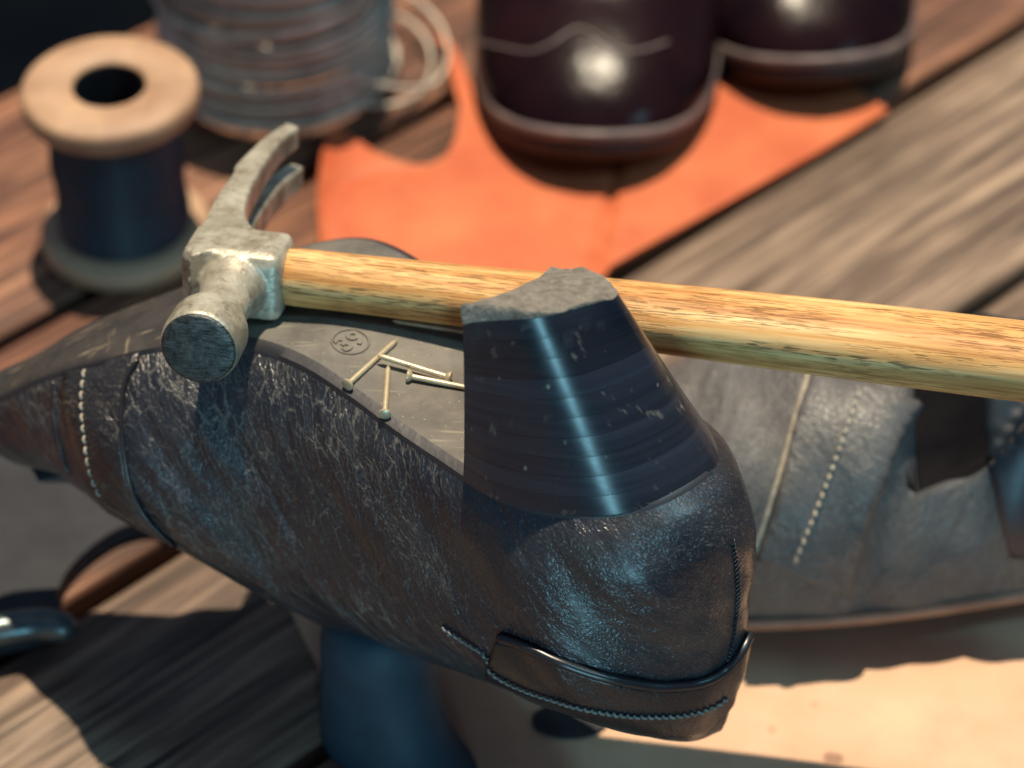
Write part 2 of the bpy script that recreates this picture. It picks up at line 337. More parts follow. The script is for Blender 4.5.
# ================================================================ MAIN SHOE (upside down)
def frame(rho, T, Hh):
    a = unit(Hh - T); v = unit(np.cross(a, V(0, 0, 1))); v = -v if v[1] > 0 else v
    n = np.cross(a, v); n = n if n[2] > 0 else -n
    c, s = math.cos(math.radians(rho)), math.sin(math.radians(rho)); return a, v * c + n * s, n * c - v * s
T0 = P(5, 392, .90); SA, SV, SN = frame(4, T0, P(690, 470, .79))
HT = [-20, 0, 20, 40, 60, 80, 100, 120, 140, 160, 180, 200, 260]; HH = [-6, 0, 10, 18, 24, 27, 27, 24, 18, 11, 5, 1, -4]
def hS(t): return interp(np.asarray(t) * 1000, HT, HH) / 1000
def loc2w(t, v, h): return T0 + np.multiply.outer(np.asarray(t), SA) + np.multiply.outer(np.asarray(v), SV) + np.multiply.outer(np.asarray(h), SN)
def sole_hit(px, py, lift=0.):
    k = 0.
    for i in range(60):
        p = hit(px, py, T0 + SN * (k + lift), SN); t = (p - T0) @ SA; k = .5 * k + .5 * float(hS(t))
    return p
# outline of the sole feather line, (t, v) in mm, counter-clockwise from the toe tip along the near side, round the heel, back on the far side
near = [(-17, -7), (-14, -.5), (-6, 3.5), (8, 5), (31, 7), (52, 7.5), (71, 4.5), (86, 2.2), (101, 1.3), (119, 3.9), (138, 9.5), (153, 14.8), (170, 20), (192, 26.7), (210, 26.4), (226, 20.5), (236.5, 9.7), (242, -6)]
far = [(236, -20), (225, -30), (209, -35.5), (192, -37), (170, -40), (147, -48), (126, -59), (107, -63), (92, -57), (75, -43.5), (58, -33.5), (40, -28), (22, -26.5), (6, -23.5), (-6, -19), (-14, -13.5)]
NO = 300
OUT = resample(np.array(near + far) / 1000., NO, closed=True)
tg = np.roll(OUT, -3, 0) - np.roll(OUT, 3, 0); tg /= np.linalg.norm(tg, axis=1)[:, None]
OM = np.c_[tg[:, 1], -tg[:, 0]]
ctr_line = lambda t: interp(np.asarray(t) * 1000, [-10, 20, 60, 100, 140, 180, 245], [-10, -10, -13, -29, -19, -8, -6]) / 1000
if np.mean(np.sum(OM * (OUT - OUT.mean(0)), 1)) < 0: OM = -OM
DEP = ([-17, 0, 15, 30, 45, 60, 75, 90, 105, 120, 135, 150, 165, 180, 195, 210, 225, 243], [32.1, 37.7, 44.1, 52.0, 63.0, 78.5, 93.9, 107.0, 114.5, 111.5, 104.8, 97.3, 90.4, 84.0, 79.7, 81.4, 88.6, 98.0])
def back_w(t): return np.clip((np.asarray(t) * 1000 - 205) / 35, 0, 1)
def open_w(t): x = np.clip((np.asarray(t) * 1000 - 108) / 12, 0, 1); return x * x * (3 - 2 * x)
def toe_w(t): return np.clip((45 - np.asarray(t) * 1000) / 50, 0, 1)
def e_prof(f, t):
    side = interp(f, [0, .04, .12, .27, .45, .65, .82, .93, 1.], [0, 3.0, 6.8, 11.2, 13.2, 12.0, 6.0, -.5, -7]) * interp(np.asarray(t) * 1000, [-20, 20, 55, 80, 110, 150, 190, 240], [.8, .8, 1.35, 1.6, 1.45, 1.1, .75, .6])
    heel = interp(f, [0, .05, .12, .35, .65, .86, .95, 1.], [0, 4.2, 6.0, 5.0, -.5, -8, -11, -13.5])
    toe = interp(f, [0, .08, .2, .4, .6, .8, .92, 1.], [0, 1.8, 2.4, 1.6, -1.5, -6.5, -11, -15.])
    b, q = back_w(t), toe_w(t)
    return (side * (1 - b) * (1 - q) + heel * b + toe * q) / 1000
tcol = OUT[:, 0]; dep = interp(tcol * 1000, *DEP) / 1000
FR = np.r_[np.linspace(0, .2, 14), np.linspace(.2, 1, 44)[1:]]
rows, uvr = [], []
arc = np.r_[0, np.cumsum(np.linalg.norm(np.diff(OUT, axis=0), axis=1))]
for f in FR:
    e = e_prof(f, tcol); q = OUT + OM * e[:, None]; hgt = hS(tcol) - .0005 - dep * f
    rows.append(loc2w(q[:, 0], q[:, 1], hgt)); uvr.append(np.c_[arc, dep * f])
# below the hem: vamp columns close over the instep, the others turn in over the topline and go up inside
q_hem = OUT + OM * e_prof(1., tcol)[:, None]; h_hem = hS(tcol) - .0005 - dep
cv = np.c_[q_hem[:, 0] * .92 + .006, ctr_line(q_hem[:, 0])]
ow = open_w(tcol)[:, None]
for k, (s, up_) in enumerate([(.10, -.0018), (.3, .004), (.5, .014), (.75, .03), (.98, .045)]):
    vamp_q = q_hem * (1 - s) + cv * s; vamp_h = h_hem - dep * .10 * math.sin(s * math.pi / 2)
    open_q = q_hem - OM * (.0028 + .004 * s); open_h = h_hem + up_
    if s > .9: open_q = q_hem * .25 + cv * .75
    q = vamp_q * (1 - ow) + open_q * ow; hgt = vamp_h * (1 - ow[:, 0]) + open_h * ow[:, 0]
    rows.append(loc2w(q[:, 0], q[:, 1], hgt)); uvr.append(np.c_[arc, dep * (1 + .3 * s)])
rows = np.array(rows); nr = len(rows)
flat = rows.reshape(-1, 3)
# folds in the leather
nv = rows - loc2w(cv[:, 0], cv[:, 1], h_hem + dep * .5)[None]; nv /= np.linalg.norm(nv, axis=2)[..., None]
fr_all = np.r_[FR, np.ones(nr - len(FR))]
amp = np.clip(fr_all * 5, 0, 1) * np.clip((1.05 - fr_all) * 4, .15, 1)
loc = flat - T0; lt, lv, lh = loc @ SA, loc @ SV, loc @ SN
diag = np.c_[lt * 1.0 + lh * .55, lv * .6, lh * .25 - lt * .1]
d1 = smoothnoise(diag, 210, 3) * .0010 + smoothnoise(diag, 480, 5) * .00045 + smoothnoise(np.c_[lt, lv, lh], 70, 9) * .0012
rows = rows + nv * (d1.reshape(nr, NO) * amp[:, None])[..., None]
vv, ff = loft([list(r_) for r_ in rows], True); ff.append(tuple(range((nr - 1) * NO, nr * NO)))
uvs = np.concatenate(uvr)
shoe = thing('upturned_shoe', 'worn black leather shoe lying sole up on the iron post, stacked heel towards us', 'shoe', loc2w(.14, -.02, 0))
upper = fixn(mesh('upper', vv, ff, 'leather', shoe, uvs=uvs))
bvh = BVHTree.FromPolygons([Vector(q) for q in vv], ff)
def cast(px, py, tree=None):
    d = Vector(ray(px, py)).normalized(); p, n, i, dist = (tree or bvh).ray_cast(Vector(CAM), d)
    if p is None: return None, None
    if n.dot(d) > 0: n = -n
    return np.array(p), np.array(n)
def curve_on(pix, n, tree=None, lift=0.):
    out, nn = [], []
    for x, y in resample(pix, n):
        p, nm = cast(x, y, tree)
        if p is not None: out.append(p + nm * lift); nn.append(nm)
    return np.array(out), np.array(nn)
def patch(ca, cb, nu, nv_, lift, tree=None, edge=.0008):
    """raised strip of leather lying on the surface between two seam lines"""
    A, B = resample(ca, nu), resample(cb, nu); rr, uv = [], []
    for j in range(nv_ + 1):
        s = j / nv_; row = []
        for i in range(nu):
            x, y = A[i] * (1 - s) + B[i] * s; p, nm = cast(x, y, tree)
            if p is None: p, nm = (row[-1][0], row[-1][1]) if row else (None, None)
            row.append((p, nm))
        good = next((q for q in row if q[0] is not None), None); good = good or rr[-1][0]; row = [q if q[0] is not None else good for q in row]
        rr.append(row)
    def L(j, i, l): p, nm = rr[j][i]; return p + nm * l
    rings = [[L(0, i, -.0006) for i in range(nu)], [L(0, i, lift * .75) for i in range(nu)]]
    for j in range(nv_ + 1): rings.append([L(j, i, lift * (.9 if j in (0, nv_) else 1.)) + (0 if 0 < j < nv_ else 1) * .02 * (L(min(max(j, 1), nv_ - 1), i, lift) - L(j, i, lift)) for i in range(nu)])
    rings += [[L(nv_, i, lift * .75) for i in range(nu)], [L(nv_, i, -.0006) for i in range(nu)]]
    for r_ in rings: r_.insert(0, r_[0] - (rr[0][0][1]) * (lift + .0006)); r_.append(r_[-1] - rr[0][-1][1] * (lift + .0006))
    v_, f_ = loft(rings, False)
    w_ = nu + 2; uu = [(i * .0012, j * .0015 + .3) for j in range(len(rings)) for i in range(w_)]
    return v_, f_, uu
def stitches(pix, count, rad, lift, ln=.7, tree=None, skew=0.):
    pts, nn = curve_on(pix, count * 4 + 1, tree, lift); acc = Acc()
    k = (len(pts) - 1) // count
    for i in range(0, len(pts) - k, k):
        a_, b_ = pts[i], pts[i + k]; d_ = b_ - a_; side = unit(np.cross(d_, nn[i])) * np.linalg.norm(d_) * skew
        p = [a_ - side - nn[i] * rad, a_ + d_ * .15 * ln - side * .6, a_ + d_ * .5 * ln + nn[i] * rad * .5, a_ + d_ * .85 * ln + side * .6, a_ + d_ * ln + side - nn[i] * rad]
        acc.add(tube_geo(p, rad, 5))
    return acc.v, acc.f
# straps and seams on the toe
pt = patch([(66, 371), (64, 395), (68, 425), (76, 455), (90, 487)], [(140, 357), (127, 378), (122, 410), (124, 450), (133, 490), (150, 520), (176, 545)], 40, 12, .0013)
mesh('toe_strap', pt[0], pt[1], 'leather_toe', shoe, uvs=pt[2])
sbm = stitches([(88, 372), (85, 395), (87, 430), (92, 465), (104, 497)], 12, .0005, .0016, .62)
strap_tree = BVHTree.FromPolygons([Vector(q) for q in pt[0]], pt[1])
mesh('stitching', *sbm, 'thread_pale', shoe)
c_, n_ = curve_on([(139, 360), (127, 380), (122.5, 410), (124.5, 450), (133, 490), (150, 520), (176, 545)], 50, None, .0008)
mesh('piping', *tube_geo(c_, .0008, 7), 'leather_toe', shoe)
c_, n_ = curve_on([(54, 380), (53, 400), (57, 430), (62, 455), (70, 474)], 24, None, .0002)
mesh('toe_seam', *tube_geo(c_, .0006, 6), 'leather_toe', shoe)
# heel collar band, its rolled edge, cord stitching and back seam
up_line = [(497, 641), (520, 645), (560, 663), (600, 677), (640, 686), (680, 687), (712, 679), (736, 660), (750, 633)]
lo_line = [(486, 676), (520, 690), (560, 706), (600, 722), (640, 732), (680, 735), (705, 731), (724, 712), (740, 690)]
pt = patch(up_line, lo_line, 70, 14, .0013); mesh('collar_band', pt[0], pt[1], 'leather_strip', shoe, uvs=pt[2])
band_tree = BVHTree.FromPolygons([Vector(q) for q in pt[0]], pt[1])
c_, n_ = curve_on([(500, 636), (522, 642), (561, 660), (601, 674), (641, 683), (680, 684), (711, 676), (734, 657), (749, 630)], 60, None, .0011)
mesh('rolled_edge', *tube_geo(c_, .0015, 8), 'leather_strip', shoe)
sb = Acc().add(stitches([(443, 627), (456, 635), (470, 644), (484, 653), (490, 663)], 9, .00055, .0006, .9, None, .22)).add(stitches([(491, 665), (505, 676), (530, 687), (580, 703), (630, 712), (680, 712), (708, 705), (724, 694)], 36, .0005, .0019, .92, None, .22))
mesh('cord_stitching', sb.v, sb.f, 'thread_stitch', shoe)
sb = stitches([(733, 540), (737, 575), (737, 610), (732, 645), (727, 665)], 30, .0003, .0002, .9, None, .5); mesh('back_seam', *sb, 'leather_strip', shoe)

# ---- sole plate
def outline_inset(d): return OUT - OM * d
def ring_sole(d, up_, crown=0.):
    q = outline_inset(d); return loc2w(q[:, 0], q[:, 1], hS(q[:, 0]) + up_)
rings = [ring_sole(.0030, -.0012), ring_sole(-.0002, -.0006), ring_sole(.0003, .0010), ring_sole(.0032, .0024), ring_sole(.0042, .0027)]
cl = lambda q: np.c_[q[:, 0], ctr_line(q[:, 0])]
base_q = outline_inset(.0042); cq = np.c_[np.clip(base_q[:, 0], .002, .232), ctr_line(np.clip(base_q[:, 0], .002, .232))]
for s in (.12, .3, .5, .7, .85, 1.0):
    q = base_q * (1 - s) + cq * s; rings.append(loc2w(q[:, 0], q[:, 1], hS(q[:, 0]) + .0027 + .0012 * math.sin(s * math.pi / 2)))
v_, f_ = loft([list(r_) for r_ in rings], True)
so_ = mesh('sole', v_, f_, ['sole', 'sole_edge', 'sole_toe'], shoe); fixn(so_)
for p_ in so_.data.polygons:
    c_ = np.array(p_.center) - T0; row = min(p_.vertices) // NO
    if row < 2 or (row < 3 and c_ @ SA > .078): p_.material_index = 1
    elif c_ @ SA < .083: p_.material_index = 2
so_.data.set_sharp_from_angle(angle=math.radians(48))
sole_tree = BVHTree.FromPolygons([Vector(q) for q in v_], f_)
# size mark moulded into the sole: 39 in a ring
pc, pn = cast(350.5, 342, sole_tree)
ex = cast(362, 336, sole_tree)[0] - pc; ex = unit(ex - pn * (ex @ pn)); ey = np.cross(pn, ex)
tcu = bpy.data.curves.new('size_mark', 'FONT'); tcu.body = '39'; tcu.align_x = 'CENTER'; tcu.align_y = 'CENTER'; tcu.size = .0086; tcu.extrude = .00018; tcu.offset = .00018; tcu.bevel_depth = .00012; tcu.bevel_resolution = 1
tmp = bpy.data.objects.new('size_mark', tcu); COL.objects.link(tmp)
bpy.context.view_layer.update(); dg = bpy.context.evaluated_depsgraph_get(); tme = bpy.data.meshes.new_from_object(tmp.evaluated_get(dg)); bpy.data.objects.remove(tmp)
R_ = np.stack([ex, ey, pn], 1)
tv = np.array([tuple(q.co) for q in tme.vertices]); tv = pc + (tv * V(1.0, 1.0, 1)) @ R_.T + pn * .00022
acc = Acc(); acc.add((list(tv), [tuple(p_.vertices) for p_ in tme.polygons]))
ringp = [pc + R_ @ V(.0053 * math.cos(q), .0055 * math.sin(q), .0001) for q in np.linspace(0, 2 * math.pi, 49)]
acc.add(tube_geo(ringp, .00036, 6)); mesh('size_mark', acc.v, acc.f, 'sole', shoe, sharp=40)

# ---- stacked heel
hb_near = [(179.5, 22.8), (191.7, 26.4), (209.6, 25.8), (225.4, 20.3), (235.4, 9.6), (241.6, -7)]
hb = np.array(hb_near + [(235.4, -20), (225, -29.5), (209.6, -35), (192, -36.3), (179.5, -33)]) / 1000
hb = resample(hb, 60); hb3 = loc2w(hb[:, 0], hb[:, 1], hS(hb[:, 0]) + .0002)
a2, v2, n2 = frame(13, T0, P(690, 470, .79))
top_c = loc2w(.2075, -.004, .058)
tp_near = [(463, 325), (479, 322), (505, 320.5), (530, 319), (550, 316), (572, 310), (597, 303), (617, 297)]
tp_far = [(614, 288), (600, 276), (578, 270), (552, 270)]
tp3 = np.array([hit(x, y, top_c, n2) for x, y in tp_near + tp_far]); tp3 = resample(tp3, 60)
br_b = np.array([hb3[-1] * (1 - s) + hb3[0] * s + SA * (-.0) + SA * .004 * math.sin(math.pi * s) for s in np.linspace(0, 1, 14)[1:-1]])
br_t = np.array([tp3[-1] * (1 - s) + tp3[0] * s + SA * .003 * math.sin(math.pi * s) for s in np.linspace(0, 1, 14)[1:-1]])
B_, T_ = np.vstack([hb3, br_b]), np.vstack([tp3, br_t]); cB, cT = B_.mean(0), T_.mean(0)
NL = 10
def heel_ring(f, inset=0.):
    q = B_ * (1 - f) + T_ * f; c_ = cB * (1 - f) + cT * f; d_ = q - c_
    flare = 1 + .020 * (1 - f) ** 3
    return list(c_ + d_ * flare - d_ / np.linalg.norm(d_, axis=1)[:, None] * inset)
for i in range(NL):
    f0, f1 = i / NL, (i + 1) / NL; g_ = .0028; ins = .000015 * random.uniform(-1, 1)
    rr = [heel_ring(f0 + .0006, ins + .003), heel_ring(f0 + .0006, ins + .000012), heel_ring(f0 + .0055, ins), heel_ring((f0 + f1) / 2, ins), heel_ring(f1 - .0055, ins), heel_ring(f1 - .0006, ins + .000012), heel_ring(f1 - .0006, ins + .003)]
    o = fixn(mesh('heel_lift', *loft(rr, True, True, True), 'heel', shoe)); o.data.set_sharp_from_angle(angle=math.radians(40))
# worn rubber top piece, thick at the breast corner and worn to nothing at the back
th_ = np.clip((np.array([proj(q)[0] for q in T_]) - 463) / 95, 0, 1); th_ = .0048 * (1 - th_) ** .8 + .0006
rough = smoothnoise(T_, 900, 4) * .00035 + smoothnoise(T_, 2600, 6) * .00025
rr = [T_ + n2 * .0001, T_ + n2 * (th_ * .5)[:, None] + (T_ - cT) * .004 + rough[:, None] * n2, T_ + n2 * (th_ * .9 + rough)[:, None], T_ - (T_ - cT) * .04 + n2 * (th_ * 1.02 + rough)[:, None]]
for s in (.15, .3, .5, .7, .9):
    q = T_ * (1 - s) + cT * s; rr.append(q + n2 * ((th_ * (1 - s) + .0022 * s) + smoothnoise(q, 700, 4) * .0004)[:, None])
v_, f_ = loft([list(q) for q in rr], True, True, True); o = fixn(mesh('heel_top_piece', v_, f_, 'heel_cap', shoe)); o.data.set_sharp_from_angle(angle=math.radians(50))

# ================================================================ NAILS on the sole
def nail(head, tip, label, lift_h=.0, lift_t=.0):
    ph, nh = cast(*head, sole_tree); ptp, ntp = cast(*tip, sole_tree)
    if ph is None: ph, nh = cast(*head)
    r0 = .00085; A_ = ph + nh * (r0 + .0006 + lift_h); B2 = ptp + ntp * (r0 + lift_t); d_ = unit(B2 - A_)
    t = thing('nail', label, 'nail', A_, 'loose nails on the sole')
    Ln = np.linalg.norm(B2 - A_)
    v_, f_ = tube_geo([A_, A_ + d_ * (Ln - .0022), A_ + d_ * (Ln - .001), B2], r0, 10, [1, 1, .75, .25]); o = fixn(mesh('shank', v_, f_, 'nail', t)); o.data.set_sharp_from_angle(angle=math.radians(40))
    v_, f_ = tube_geo([A_ - d_ * .0011, A_ - d_ * .00085, A_ - d_ * .0002, A_ + d_ * .0007], 1., 16, [.0015, .0019, .0018, r0]); o = fixn(mesh('nail_head', v_, f_, 'nail', t)); o.data.set_sharp_from_angle(angle=math.radians(40))
nail((350, 386), (397, 342), 'brass nail lying slantwise from the sole edge up towards the hammer handle')
nail((447, 382), (377, 363), 'brass nail lying across the tops of two others as a crossbar', .0005, .0022)
nail((386, 415), (388, 369), 'brass nail with its head at the sole edge, pointing straight up under the crossbar nail', .0, .0004)
nail((410, 380), (472, 391), 'brass nail with its tip against the black stacked heel')

nail((466, 336), (392, 323), 'pale nail lying in the shadow close under the hammer handle')

# ================================================================ HAMMER
HZ = .165
E0 = G(240, 271, HZ); hd = unit(V(.984, -.175, 0)); he = V(hd[1], -hd[0], 0); he = he if he[1] < 0 else -he   # handle direction, direction of the striking face
RL = math.radians(13); he, hw = he * math.cos(RL) + V(0, 0, 1) * math.sin(RL), V(0, 0, 1) * math.cos(RL) - he * math.sin(RL)
def HL(x, y, z=0.): return E0 + hd * x + he * y + hw * z
hammer = thing('claw_hammer', 'old claw hammer with pale oak handle lying across the upturned shoe', 'hammer', E0)
def h_loc(px, py, z): d_ = hit(px, py, E0 + hw * z, hw) - E0; return (d_ @ hd, d_ @ he)
acc = Acc()
def rbox(x0, x1, y0, y1, z0, z1, r=.003, taper=1.):
    rr = []
    for zz, ins in ((z0, r), (z0 + r * .3, r * .3), (z0 + r, 0), (z1 - r, 0), (z1 - r * .3, r * .3), (z1, r)):
        q = []
        for cx, cy, a0 in ((x1 - r, y1 - r, 0), (x0 + r, y1 - r, 90), (x0 + r, y0 + r, 180), (x1 - r, y0 + r, 270)):
            for k in range(4):
                an = math.radians(a0 + 30 * k); q.append(HL(cx + (r - ins) * math.cos(an), cy + (r - ins) * math.sin(an), zz))
        rr.append(q)
    return loft(rr, True, True, True)
acc.add(rbox(-.0155, .0150, -.0095, .0110, -.0110, .0110, .0034))
# neck, bell and face along +he
ax = .0006
prof = [(.002, .0108), (.0085, .0108), (.0115, .0101), (.0155, .0088), (.0225, .0078), (.0295, .0080), (.0325, .0092), (.0345, .0108), (.0365, .0115), (.0455, .0117), (.0478, .0115), (.0488, .0109), (.0489, .001)]
rr = []
for y, r_ in prof: rr.append([HL(ax + r_ * math.cos(q), y, r_ * math.sin(q) - .0004) for q in np.linspace(0, 2 * math.pi, 33)[:-1]])
acc.add(loft(rr, True, True, True))
# claw: two tines with a notch between, curving back to the handle side
out_px = [(189, 262), (198, 240), (207, 221), (219, 198), (235, 176), (236, 170), (262, 145), (277, 134), (288, 128)]
in_px = [(262, 240), (251, 230), (245, 218), (246, 206), (253, 188), (264, 168), (280, 146), (298, 131)]
def tine(zc0, zc1, hw0, hw1, shift=(0, 0)):
    O_ = resample([h_loc(x, y, .009) for x, y in out_px], 26); I_ = resample([h_loc(x, y, .009) for x, y in in_px], 26); rr = []
    for i in range(26):
        s = i / 25; zc = zc0 * (1 - s) + zc1 * s; h2 = (hw0 * (1 - s) + hw1 * s)
        if zc0 < 0: h2 = min(h2, .0052)
        a_, b_ = O_[i] + np.array(shift) * s, I_[i] + np.array(shift) * s; m_ = (a_ + b_) / 2; d_ = (b_ - a_) / 2; d_ = d_ + unit(d_) * .0005
        q = []
        for u_, zz in ((-1, -.7), (-1, .7), (-.92, .97), (0, 1), (.92, .97), (1, .7), (1, -.7), (.92, -.97), (0, -1), (-.92, -.97)): p_ = m_ + d_ * u_; q.append(HL(p_[0], p_[1], zc + h2 * zz))
        rr.append(q)
    return loft(rr, True, True, True)
acc.add(tine(.0056, .0070, .0054, .0040)); acc.add(tine(-.0056, -.0085, .0054, .0044, (.001, -.002)))
tmpo = mesh('tmp', acc.v, acc.f)
rm = tmpo.modifiers.new('r', 'REMESH'); rm.mode = 'VOXEL'; rm.voxel_size = .0006; sm_ = tmpo.modifiers.new('s', 'SMOOTH'); sm_.factor = .5; sm_.iterations = 3
bpy.context.view_layer.update(); dg = bpy.context.evaluated_depsgraph_get(); hm = bpy.data.meshes.new_from_object(tmpo.evaluated_get(dg)); bpy.data.objects.remove(tmpo)
hm.name = 'hammer_head'; hm.materials.clear(); hm.materials.append(M['steel']); hm.materials.append(M['steel_face'])
hm.polygons.foreach_set('use_smooth', [True] * len(hm.polygons))
ho = bpy.data.objects.new('hammer_head', hm); COL.objects.link(ho); ho.parent = hammer; ho.matrix_parent_inverse = Matrix.Translation(-hammer.location)
rr = [[HL(ax + r_ * math.cos(q), y, r_ * math.sin(q) - .0004) for q in np.linspace(0, 2 * math.pi, 65)[:-1]] for y, r_ in [(.0470, .0102), (.0484, .0109), (.0490, .0108), (.0494, .0103), (.0496, .0091), (.0498, .006), (.0499, .0005)]]
o = fixn(mesh('striking_face', *loft(rr, True, True, True), 'steel_face', hammer)); o.data.set_sharp_from_angle(angle=math.radians(50))
# handle
xs = [.013, .016, .03, .06, .095, .13, .165, .20, .25, .30, .33, .345, .350]
ry = [.0080, .0083, .0086, .0092, .0100, .0108, .0117, .0122, .0125, .0128, .0126, .0110, .004]
rz = [.0082, .0083, .0082, .0084, .0088, .0094, .0099, .0102, .0104, .0106, .0105, .0092, .003]
rr = []
me_x = np.linspace(.013, .350, 70)
for x in me_x:
    a_, b_ = float(interp(x, xs, ry)), float(interp(x, xs, rz)); sg = -.0006 * math.sin(x * 14)
    q = []
    for k in range(40):
        an = 2 * math.pi * k / 40; c_, s_ = math.cos(an), math.sin(an); ex_ = .86
        q.append((x, a_ * math.copysign(abs(c_) ** ex_, c_) + sg, b_ * math.copysign(abs(s_) ** ex_, s_)))
    rr.append(q)
o = mesh('handle', *loft(rr, True, True, True), 'handle'); fixn(o); o.parent = hammer
o.matrix_parent_inverse = Matrix.Identity(4); o.matrix_basis = Matrix(((hd[0], he[0], 0, 0), (hd[1], he[1], 0, 0), (0, 0, 1, 0), (0, 0, 0, 1)))

# ================================================================ IRON POST under the shoe
pb = V(-.0425, .615, 0); post = thing('shoe_last_post', 'blue black cast iron post carrying the upturned shoe', 'cobbler stand', pb)
rr = []
for z, r0_, fl_ in [(0, .0200, .031), (.003, .0200, .028), (.006, .0200, .021), (.011, .0198, .0135), (.017, .0195, .0078), (.025, .0190, .0032), (.034, .0186, .001), (.045, .0182, 0), (.055, .0165, 0), (.058, .012, 0)]:
    rr.append([pb + V((r_ := r0_ + fl_ * max(0, math.cos(q + math.radians(55))) ** 5) * math.cos(q), r_ * math.sin(q), z) for q in np.linspace(0, 2 * math.pi, 65)[:-1]])
fixn(mesh('post', *loft(rr, True, True, True), 'iron', post))

# ================================================================ PALE HIDE, lower right
poly = [G(*q)[:2] for q in [(284, 598), (300, 632), (318, 668), (333, 700), (352, 745), (372, 800), (420, 860), (1150, 860), (1180, 600), (1040, 560), (820, 566), (600, 575), (420, 584)]]
poly = resample(poly, 120, closed=True, smooth=False)
hide = sheet(poly, .0006, .0030, None, .012, 'hide_piece', 'hide'); tag(hide, 'pale tan piece of natural hide spread on the bench at lower right', 'leather')
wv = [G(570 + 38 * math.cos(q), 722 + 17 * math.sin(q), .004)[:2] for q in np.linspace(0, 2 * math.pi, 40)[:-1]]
dk = sheet(wv, .0038, .0016, None, .008, 'dark_disc', 'iron_grey'); tag(dk, 'small round dark disc lying on the tan hide below the shoe heel', 'disc')  # flat dark oval on the hide

# ================================================================ ORANGE LEATHER
opx = [(437, 36), (452, 45), (464, 70), (476, 100), (500, 128), (560, 140), (640, 120), (700, 92), (735, 82), (780, 78), (840, 82), (888, 113), (860, 130), (820, 154), (750, 193), (690, 226), (640, 253), (610, 270), (596, 292), (560, 330), (480, 330), (400, 320), (340, 300), (322, 268), (319, 235), (318, 205), (322, 170), (329, 140), (340, 131), (356, 142), (376, 156), (400, 165), (430, 168), (446, 160), (456, 140), (460, 110), (450, 75)]
opoly = resample([G(*q, .004)[:2] for q in opx], 220, closed=True, smooth=False)
gl0, gl1 = G(590, 300)[:2], G(616, 180)[:2]; gv = (gl1 - gl0) / np.linalg.norm(gl1 - gl0); gn = np.array([-gv[1], gv[0]])
arcc, arcr = G(400, 228)[:2], .031
def oz(vv_):
    d_ = np.abs((vv_ - gl0) @ gn); z = -.0030 * np.exp(-(d_ / .0024) ** 4)
    left = np.clip((G(348, 200)[0] - vv_[:, 0]) / .014, 0, 1.2); z = z + .009 * left ** 2
    r_ = np.linalg.norm(vv_ - arcc, axis=1); z = z - .0016 * np.exp(-((r_ - arcr) / .003) ** 2) * (vv_[:, 0] < arcc[0] + .01)
    return z + .0030
org = sheet(opoly, .0006, .0022, oz, .0024, 'orange_leather', 'orange_leather'); tag(org, 'bright orange leather offcut with a curled left lobe under the dark shoes', 'leather')

# ================================================================ SPOOL of dark blue thread
sb0 = G(127, 240, 0); spool = thing('thread_spool', 'wooden spool wound with dark blue thread standing at upper left', 'spool', sb0)
# height from the top flange
Ht = .0755; R1 = .0333
tc_ = np.array([sb0[0], sb0[1], 0])
def lathe(prof, cx, seg=64, wob=0.):
    return [[V(cx[0] + r_ * (1 + wob * math.sin(3 * q + 1)) * math.cos(q), cx[1] + r_ * (1 + wob * math.sin(3 * q + 1)) * math.sin(q), cx[2] + z) for q in np.linspace(0, 2 * math.pi, seg + 1)[:-1]] for r_, z in prof]
for z0_, z1_ in ((0, .009), (Ht - .010, Ht)):
    hr = .0138; rr = lathe([(hr, z0_), (R1 - .0015, z0_), (R1, z0_ + .0015), (R1 + .0003, (z0_ + z1_) / 2), (R1, z1_ - .0018), (R1 - .002, z1_), (hr + .001, z1_), (hr, z1_ - .001), (hr, z0_)], tc_, 72, .006)
    o = fixn(mesh('flange', *loft(rr, True), 'spool_wood', spool)); o.data.set_sharp_from_angle(angle=math.radians(60))
rr = lathe([(.0136, .004), (.0136, Ht - .0012)], tc_, 40); o = mesh('bore', *loft(rr, True), 'spool_hole', spool)
rr = lathe([(.0137, .001), (.002, .0012)], tc_, 40); mesh('bore_floor', *loft(rr, True, False, True), 'spool_hole', spool)
pr = [(.0165, .0092)]
nt_ = 70
for i in range(nt_ * 4 + 1):
    z = .0095 + (Ht - .020) * i / (nt_ * 4); pr.append((.0252 + .0005 * math.sin(i * .05) + .0003 * abs(math.sin(math.pi * i / 4)), z))
pr.append((.0165, Ht - .0102)); mesh('thread_winding', *loft(lathe(pr, tc_, 48), True), 'blue_thread', spool)

# ================================================================ COIL of grey wire
cc0 = G(280, 78, 0); coil = thing('wire_coil', 'tall coil of dull grey wire wound in rough turns behind the spool', 'wire coil', cc0)
pts = []; R0 = .046; turns = 32
for i in range(turns * 36):
    a_ = 2 * math.pi * i / 36; tn = i / 36; z = .0018 + .0034 * tn + .0006 * math.sin(tn * 9); k = int(tn)
    r_ = R0 + .0022 * math.sin(k * 2.4) + .0010 * math.sin(a_ * 2 + k * .9)
    pts.append(cc0 + V(r_ * math.cos(a_) + .0012 * math.sin(k * 1.7), r_ * math.sin(a_) + .0015 * math.cos(k * 2.9), z + .0018 * math.sin(a_ + k * .8) * math.sin(k * .33) + .0028))
mesh('wound_wire', *tube_geo(pts, .0015, 7), 'wire', coil)
pts = []
for i in range(20 * 36):
    a_ = 2 * math.pi * i / 36; k = int(i / 36); r_ = R0 - .0028 + .0015 * math.sin(k * 1.3)
    pts.append(cc0 + V(r_ * math.cos(a_), r_ * math.sin(a_), .003 + .0052 * i / 36))
mesh('inner_winding', *tube_geo(pts, .0017, 6), 'wire', coil)
